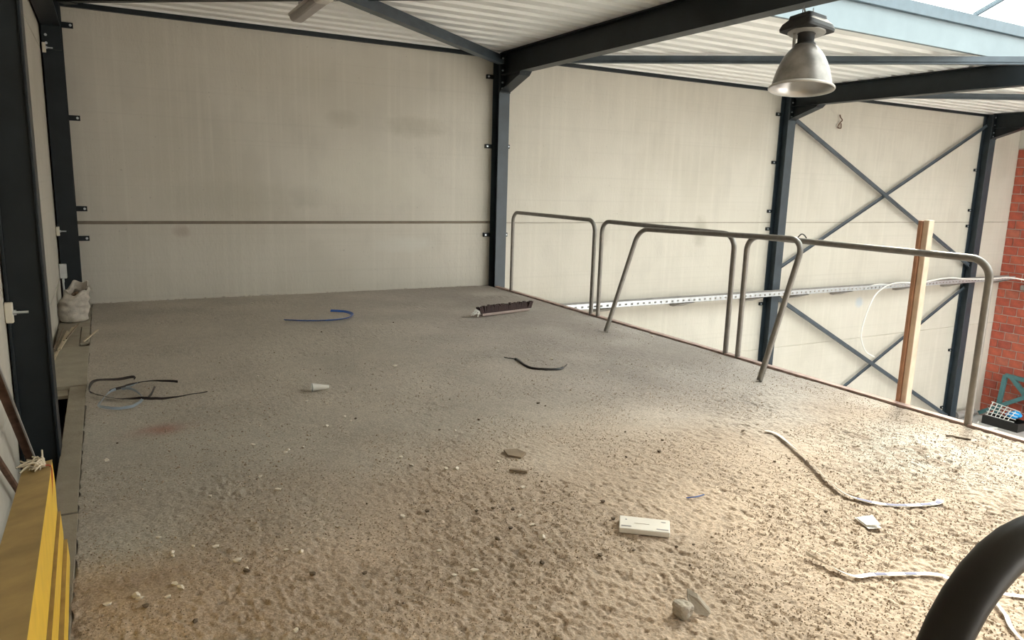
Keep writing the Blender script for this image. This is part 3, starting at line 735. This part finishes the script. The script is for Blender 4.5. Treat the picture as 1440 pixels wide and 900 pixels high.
for k in range(9): mb.tube(smooth_path([pts(.02, 0, .02), pts(-.03, rnd.uniform(-.04, .04), .03 + rnd.uniform(0, .05)), pts(-.05 - rnd.uniform(0, .05), rnd.uniform(-.06, .05), rnd.uniform(.0, .05))], 3), .006, 5)
piece('crumpled_white_tip', mb, M['paper'], t)
# blue strap
o = MB().ribbon([on(p[0], p[1], .012) for p in smooth_path([(1.577, 7.727, 0), (1.70, 7.64, 0), (1.838, 7.587, 0), (1.98, 7.56, 0), (2.119, 7.567, 0), (2.24, 7.65, 0), (2.31, 7.77, 0), (2.335, 7.88, 0), (2.31, 8.0, 0), (2.25, 8.07, 0), (2.169, 8.119, 0)], 5)], .035, .004, [.5] * 51).build('strap', M['blue'], smooth=True)
tag(o, 'curved blue plastic strap on the slab in front of the back wall', 'strap')
# dark straps coiled at left
def strap(pts, label, mats, wd=.02):
    P = smooth_path([(x, y, 0) for x, y in pts], 4)
    z = lambda i: .008 + .012 * (1 + math.sin(i * .45)) * .5
    return tag(MB().ribbon([(p.x, p.y, fz(p.x, p.y) + z(i)) for i, p in enumerate(P)], wd, .003, [.9 + .5 * math.sin(i * .3) for i in range(len(P))]).build('strap', mats, smooth=True), label, 'strap')
c1 = [(0.117, 5.822), (0.108, 5.855), (0.058, 5.876), (-0.006, 5.882), (-0.094, 5.882), (-0.149, 5.848), (-0.17, 5.736), (-0.17, 5.603), (-0.145, 5.51), (-0.059, 5.412), (0.044, 5.33), (0.135, 5.266), (0.164, 5.249), (0.288, 5.236), (0.41, 5.246), (0.543, 5.258)]
c2 = [(-0.047, 5.551), (0.026, 5.581), (0.09, 5.676), (0.129, 5.716), (0.166, 5.708), (0.255, 5.696), (0.385, 5.644)]
c3 = [(0.026, 5.573), (0.085, 5.516), (0.129, 5.406), (0.146, 5.311), (0.12, 5.188), (0.084, 5.123), (0.022, 5.116), (-0.039, 5.12), (-0.094, 5.16), (-0.111, 5.254), (-0.088, 5.388), (-0.047, 5.495), (0.002, 5.578), (0.064, 5.632), (0.128, 5.702)]
c4 = [(0.232, 5.56), (0.22, 5.471), (0.201, 5.388), (0.175, 5.298)]
strap(c1, 'longest black strap of the tangle left, its straight tail pointing right', M['blackmatt'])
strap(c2, 'short black strap in the upper part of the left tangle', M['blackmatt'])
strap(c3, 'pale shiny looped strap in the middle of the left tangle', M['straplight'], .018)
strap(c4, 'small bent black offcut right of the strap tangle', M['blackmatt'], .014)
# black wire centre, dark twigs
o = MB().tube([(p.x, p.y, fz(p.x, p.y) + .008) for p in smooth_path([(2.958, 5.436, 0), (3.0, 5.37, 0), (3.024, 5.325, 0), (3.0, 5.2, 0), (2.99, 5.049, 0), (3.08, 4.95, 0), (3.184, 4.917, 0), (3.26, 4.95, 0), (3.329, 5.012, 0)], 5)], [.004] * 8 + [.011] * 27 + [.004] * 6, 6).build('wire', M['black'], smooth=True)
tag(o, 'curved black wire lying in the middle of the slab', 'wire')
o = MB().tube([on(4.567, 2.528, .006), on(4.59, 2.50, .01), on(4.604, 2.483, .006), on(4.635, 2.412, .008)], .006, 5).build('twig', M['clod']); tag(o, 'thin dark twig near the slab edge below the timber post', 'twig')
o = MB().bar(on(1.789, 3.192, .01), on(1.856, 3.119, .01), .018, .012).build('wood_stick', M['stickdark']); tag(o, 'short brown stick at the middle of the slab', 'stick')
o = MB().tube([on(2.402, 2.513, .006), on(2.45, 2.50, .008), on(2.512, 2.507, .006)], .003, 5).build('wire', M['blue']); tag(o, 'tiny blue wire offcut above the white carton', 'wire')
o = MB().prism([on(1.873, 3.37, .003), on(1.93, 3.32, .003), on(1.985, 3.36, .003), on(1.97, 3.44, .003), on(1.89, 3.45, .003)], (0, 0, .012)).build('board_chip', M['stickdark']); tag(o, 'flat brown chip of board near the small stick', 'chip')
# nozzle
t = thing('plastic_nozzle', 'small white plastic nozzle cone lying at centre left', 'nozzle', (1.26, 5.06, 0))
mb = MB().tube([(1.215, 5.07, .032), (1.225, 5.07, .032), (1.30, 5.045, .03), (1.325, 5.037, .03)], [.028, .027, .017, .014], 14)
piece('cone', mb, M['white'], t)
piece('collar', MB().tube([(1.208, 5.072, .032), (1.216, 5.07, .032)], .031, 14), M['greyplastic'], t)
# flat carton
t = thing('flat_carton', 'flat white printed carton lying in the foreground', 'carton', (2.01, 2.35, 0))
zc = .006; q4 = [Vector((1.885, 2.37, zc)), Vector((2.055, 2.232, zc)), Vector((2.135, 2.328, zc)), Vector((1.963, 2.470, zc))]
piece('body', MB().prism(q4, (0, 0, .024)), M['paper'], t, .003)
def onq(s, v): return q4[0] + (q4[1] - q4[0]) * s + (q4[3] - q4[0]) * v + Vector((0, 0, .0252))
for s0, s1, v0, v1, m_ in ((.04, .24, .16, .22, 'greyprint'), (.74, .97, .14, .20, 'greyprint'), (.12, .15, .66, .74, 'greyprint'), (.84, .93, .72, .76, 'greyprint'), (.3, .6, .45, .47, 'stone')):
    piece('printed_mark', MB().prism([onq(s0, v0), onq(s1, v0), onq(s1, v1), onq(s0, v1)], (0, 0, .0006)), M[m_], t)
# folded paper
t = thing('folded_paper', 'small folded white paper right of the carton', 'paper', (2.98, 1.94, 0))
q4 = [Vector((2.972, 2.004, .008)), Vector((2.932, 1.902, .008)), Vector((2.992, 1.880, .008)), Vector((3.04, 1.966, .008))]
piece('lower_leaf', MB().prism(q4, (0, 0, .002)), M['paper'], t)
piece('upper_leaf', MB().prism([q4[0] + Vector((.004, -.004, .004)), q4[1] + Vector((.012, .02, .006)), q4[2] + Vector((-.002, .004, .014)), q4[3] + Vector((-.004, -.006, .02))], (0, 0, .002)), M['paper'], t)
# printed barrier tapes
def tape(label, pts, wd, prints, rolls):
    P = smooth_path([(x, y, 0) for x, y in pts], 6)
    t = thing('printed_tape', label, 'tape', (pts[0][0], pts[0][1], 0))
    n_ = len(P); Z = [fz(p.x, p.y) + .008 for p in P]; Zs = [sum(Z[max(0, i - 3):i + 4]) / len(Z[max(0, i - 3):i + 4]) for i in range(n_)]
    Q = [(p.x, p.y, z + .002) for p, z in zip(P, Zs)]
    rl = [rolls(i / (n_ - 1)) for i in range(n_)]
    piece('strip', MB().ribbon(Q, wd, .0012, rl), M['tape'], t)
    for a, b in prints:
        i0, i1 = int(a * (n_ - 1)), max(int(a * (n_ - 1)) + 1, int(b * (n_ - 1)))
        seg = [(x, y, z + .0015) for x, y, z in Q[i0:i1 + 1]]
        piece('printed_block', MB().ribbon(seg, wd * .72, .0012, rl[i0:i1 + 1]), M['print'], t)
tape('upper white tape with blue print curving over the bright slab', [(3.552, 3.073), (3.57, 2.993), (3.469, 2.782), (3.35, 2.558), (3.211, 2.333), (3.163, 2.191), (3.194, 2.094), (3.286, 2.006), (3.424, 1.949), (3.50, 1.93), (3.545, 1.945)], .030,
     [(.56, .62), (.68, .74), (.79, .84), (.89, .94)], lambda s: .75 * math.sin(min(1, max(0, (s - .08) / .5)) * math.pi))
tape('lower white tape with blue print passing under the near railing bend', [(2.464, 1.861), (2.471, 1.769), (2.489, 1.657), (2.587, 1.627), (2.723, 1.567), (2.823, 1.512), (2.84, 1.48), (2.9, 1.337), (2.963, 1.268), (3.10, 1.15)], .024,
     [(.34, .38), (.44, .48), (.72, .77)], lambda s: 1.2 * (1 - min(1, s / .25)))
tape('narrow white tape end running to the lower right corner', [(2.864, 1.343), (2.80, 1.275), (2.755, 1.225), (2.705, 1.185), (2.652, 1.121), (2.6, 1.04)], .020, [], lambda s: .3)
# mortar lump and shard
def lump(mb, c, r, seed, squash=(1, 1, .75), sub=2):
    bm = bmesh.new(); bmesh.ops.create_icosphere(bm, subdivisions=sub, radius=1.0); rr = random.Random(seed)
    ph = [rr.uniform(0, 6.28) for _ in range(6)]
    vs = []
    for v in bm.verts:
        p = v.co; k = 1 + .18 * math.sin(3.1 * p.x + ph[0]) + .16 * math.sin(3.7 * p.y + ph[1]) + .14 * math.sin(4.3 * p.z + ph[2]) + .08 * math.sin(8 * p.x + ph[3]) * math.sin(7 * p.y + ph[4])
        vs.append((c[0] + p.x * r * k * squash[0], c[1] + p.y * r * k * squash[1], c[2] + p.z * r * k * squash[2]))
    mb.add(vs, [tuple(v.index for v in f.verts) for f in bm.faces]); bm.free(); return mb
t = thing('mortar_lump', 'broken grey mortar lump casting a shadow in the foreground', 'rubble', (1.74, 1.76, 0))
piece('lump', lump(MB(), (1.715, 1.765, .028), .036, 5, (1, .9, .8), 3), M['stone'], t)
piece('shard', MB().prism([(1.750, 1.79, .066), (1.772, 1.757, .055), (1.80, 1.715, .012), (1.782, 1.712, .006), (1.752, 1.745, .008), (1.738, 1.775, .05)], (.010, .018, .012)), M['stone'], t, .004)
# white crumbs, dark clods
W_ = [(.23, 3.04), (.15, 3.02), (.15, 2.99), (.37, 2.84), (.31, 2.99), (.14, 2.76), (.01, 2.74), (.02, 2.71), (.11, 2.68), (-.08, 2.72), (.56, 2.84), (.61, 2.80), (.80, 2.96), (.11, 3.18), (.65, 3.45), (.79, 3.94), (.81, 3.97), (1.12, 4.83), (2.0, 5.53), (.94, 5.62), (1.04, 5.51), (1.56, 2.48), (1.57, 2.59), (1.57, 2.70), (1.72, 2.82), (1.74, 2.97), (3.53, 4.70), (3.32, 5.23), (4.80, 5.69), (2.22, 8.43), (1.47, 9.01), (1.79, 3.89), (1.35, 3.48)]
D_ = [(1.42, 2.84), (1.50, 2.83), (1.58, 2.78), (1.79, 2.76), (2.01, 2.66), (1.31, 4.35), (1.45, 2.30), (1.69, 2.24), (1.94, 2.49), (2.81, 2.47), (1.85, 2.22), (.79, 2.53), (.04, 2.65), (.18, 2.48), (.39, 2.74), (.61, 2.60), (-.02, 4.48), (1.87, 3.0), (3.43, 3.14), (3.2, 2.68), (2.92, 2.12), (2.03, 2.16), (1.8, 7.09), (2.62, 7.3), (2.85, 3.22), (2.74, 3.44), (1.38, 2.55), (1.21, 2.93)]
rr = random.Random(3)
for _ in range(22): W_.append((rr.uniform(-.1, 1.8), rr.uniform(2.2, 4.6)))
for _ in range(12): D_.append((rr.uniform(-.1, 3.0), rr.uniform(1.6, 4.2)))
cm = []
for i in range(5):
    mb = lump(MB(), (0, 0, 0), 1.0, 20 + i, (1, .6, .5), 1); m_ = bpy.data.meshes.new('plaster_crumb'); m_.from_pydata(mb.v, [], mb.f); m_.materials.append(M['crumb']); cm.append(m_)
dm = []
for i in range(4):
    mb = lump(MB(), (0, 0, 0), 1.0, 40 + i, (1, .8, .6), 1); m_ = bpy.data.meshes.new('dirt_clod'); m_.from_pydata(mb.v, [], mb.f); m_.materials.append(M['clod']); dm.append(m_)
MARKS = [('the white carton', 2.01, 2.35), ('the mortar lump', 1.74, 1.76), ('the white nozzle', 1.26, 5.06), ('the far end of the yellow beams', -.1, 2.75), ('the strap tangle', .1, 5.4), ('the short brown stick', 1.82, 3.15), ('the folded paper', 2.98, 1.94),
         ('the black wire', 3.1, 5.1), ('the red smear', .21, 4.62), ('the broom head', 4.0, 7.4), ('the blue strap', 2.0, 7.8), ('the blue wire offcut', 2.45, 2.51)]
RANK = ['nearest to', 'second nearest to', 'third nearest to']
def own_labels(spots, noun):
    out = {}; near = {}
    for i, (x, y) in enumerate(spots):
        d, m = min((math.hypot(x - a, y - b), n) for n, a, b in MARKS)
        if d < .9: near.setdefault(m, []).append((d, i))
    for m, l in near.items():
        for k, (d, i) in enumerate(sorted(l)[:3]): out[i] = '%s %s %s on the slab' % (noun, RANK[k], m)
    return out
def litter(name, meshes, spots, rng, label, cat, group):
    own = own_labels(spots, ' '.join(label.split()[1:4]))
    for i, (x, y) in enumerate(spots):
        o = bpy.data.objects.new(name, meshes[i % len(meshes)]); C.objects.link(o); r = rr.uniform(*rng)
        o.scale = (r, r, r); o.rotation_euler = (0, 0, rr.uniform(0, 6.28)); o.location = (x, y, fz(x, y) + r * .4); tag(o, own.get(i, label), cat, group)
litter('plaster_crumb', cm, W_, (.009, .020), 'small white plaster crumb lying loose on the open slab', 'crumb', 'white plaster crumbs scattered over the slab')
litter('dirt_clod', dm, D_, (.007, .015), 'small dark dirt clod lying loose on the open slab', 'clod', 'dark clods scattered over the slab')
# fine grit, too much to count
ng = 48000
gy = 1.0 + 7.5 * rnd.random() * 0
R_ = np.random.RandomState(5)
gx_ = R_.uniform(-.17, 4.85, ng); gy_ = 1.0 + R_.beta(1.0, 3.6, ng) * 7.5
keep = vnoise(gx_, gy_, .35, 21) > .38; gx_, gy_ = gx_[keep], gy_[keep]
gr = R_.uniform(.0018, .0052, len(gx_)) * (1 + .8 * (R_.rand(len(gx_)) > .94)); gz_ = floor_height(gx_, gy_)
an = R_.uniform(0, 6.28, len(gx_)); ca_, sa_ = np.cos(an), np.sin(an)
o6 = np.array([(1, 0, 0), (0, .7, 0), (-1, 0, 0), (0, -.7, 0), (.1, .1, .75), (0, 0, -.5)])
vv = np.zeros((len(gx_), 6, 3)); 
vv[:, :, 0] = gx_[:, None] + gr[:, None] * (o6[:, 0] * ca_[:, None] - o6[:, 1] * sa_[:, None]); vv[:, :, 1] = gy_[:, None] + gr[:, None] * (o6[:, 0] * sa_[:, None] + o6[:, 1] * ca_[:, None]); vv[:, :, 2] = gz_[:, None] + gr[:, None] * (o6[:, 2] + .25)
ff = []
f0 = [(0, 1, 4), (1, 2, 4), (2, 3, 4), (3, 0, 4), (1, 0, 5), (2, 1, 5), (3, 2, 5), (0, 3, 5)]
for i in range(len(gx_)): ff += [(a + 6 * i, b + 6 * i, c + 6 * i) for a, b, c in f0]
gm = bpy.data.meshes.new('grit'); gm.from_pydata(vv.reshape(-1, 3).tolist(), [], ff); gm.materials.append(M['grit'])
go = bpy.data.objects.new('grit', gm); C.objects.link(go); tag(go, 'fine grit and crumbs strewn over the whole slab', 'grit', kind='stuff')
# crumbled mortar fillet along the foot of the back wall
mb = MB(); x = -.1
while x < 4.75:
    dens = .10 + .9 * math.exp(-((x - 1.5) / .35) ** 2) + .5 * math.exp(-((x - .5) / .4) ** 2)
    if rr.random() < dens: lump(mb, (x, 9.575, .004), rr.uniform(.005, .02) * (.7 + dens * .4), rr.randint(0, 999), (1.6, .5, 1), 1)
    x += rr.uniform(.015, .05)
o = mb.build('mortar_crumbs', M['stone'], center=False); tag(o, 'crumbled mortar line along the foot of the back wall', 'rubble', kind='stuff')

# ------------------------------------------------------------------ things on the hall floor by the brick wall
TE = M['teal']
t = thing('steel_trestle', 'teal painted steel frame leaning against the brick wall', 'frame', (18.2, 8.7, ZG))
A, B_ = Vector((18.40, 9.02, -2.64)), Vector((18.40, 7.6, -2.70))
def tb(name, p, q, w_=.09, h_=.09): piece(name, MB().bar(p, q, w_, h_, (1, 0, 0)), TE, t, .004)
tb('top_rail', A, B_); tb('leg', A, (18.25, 9.02, ZG + .04)); tb('diagonal', A + Vector((0, -.12, 0)), (18.34, 8.2, -3.3)); tb('bottom_rail', (18.22, 9.38, -3.64), (18.34, 7.9, -2.62), .09, .12)
t = thing('black_crate', 'black plastic crate on the hall floor below the teal frame', 'crate', (17.95, 8.6, ZG))
for bx in ((17.62, 18.1, 8.22, 8.25), (17.62, 18.1, 8.97, 9.0)): piece('side', MB().box(*bx, ZG, ZG + .19), M['black'], t)
for bx in ((17.62, 17.65), (18.07, 18.1)): piece('end', MB().box(*bx, 8.25, 8.97, ZG, ZG + .19), M['black'], t)
piece('bottom', MB().box(17.65, 18.07, 8.25, 8.97, ZG, ZG + .02), M['black'], t)
t = thing('wire_rack', 'white wire rack leaning in the black crate', 'rack', (17.72, 8.7, ZG + .2))
for i in range(6): piece('wire', MB().tube([(17.67, 8.93 - .09 * i, ZG + .2), (17.80, 8.90 - .10 * i, ZG + .52 - .02 * i)], .010, 5), M['wire'], t)
for j in range(5): piece('wire', MB().tube([(17.67 + .03 * j, 8.97 - .01 * j, ZG + .21 + .075 * j), (17.67 + .03 * j, 8.34 - .012 * j, ZG + .205 + .06 * j)], .010, 5), M['wire'], t)
o = lump(MB(), (17.93, 8.5, ZG + .295), .165, 77, (.75, 1.05, .6), 3).build('blue_sheet', M['bluelight'], smooth=True); tag(o, 'crumpled bright blue plastic on the black crate', 'sheet')
o = MB().tube([(17.45, 8.55, ZG + .03), (17.2, 8.75, ZG + .02), (17.35, 8.95, ZG + .02), (17.6, 9.05, ZG + .02)], .018, 6).build('hose', M['white'], smooth=True); tag(o, 'short white hose on the hall floor left of the crate', 'hose')
o = MB().tube([(17.3, 9.44, ZG + .09), (17.6, 9.43, ZG + .09), (18.02, 9.42, ZG + .09)], .09, 12).build('insulation_roll', M['greysteel'], smooth=True); tag(o, 'grey pipe length lying at the foot of the far wall', 'pipe')

for o in bpy.data.objects:
    if '_w' in o.keys(): del o['_w']
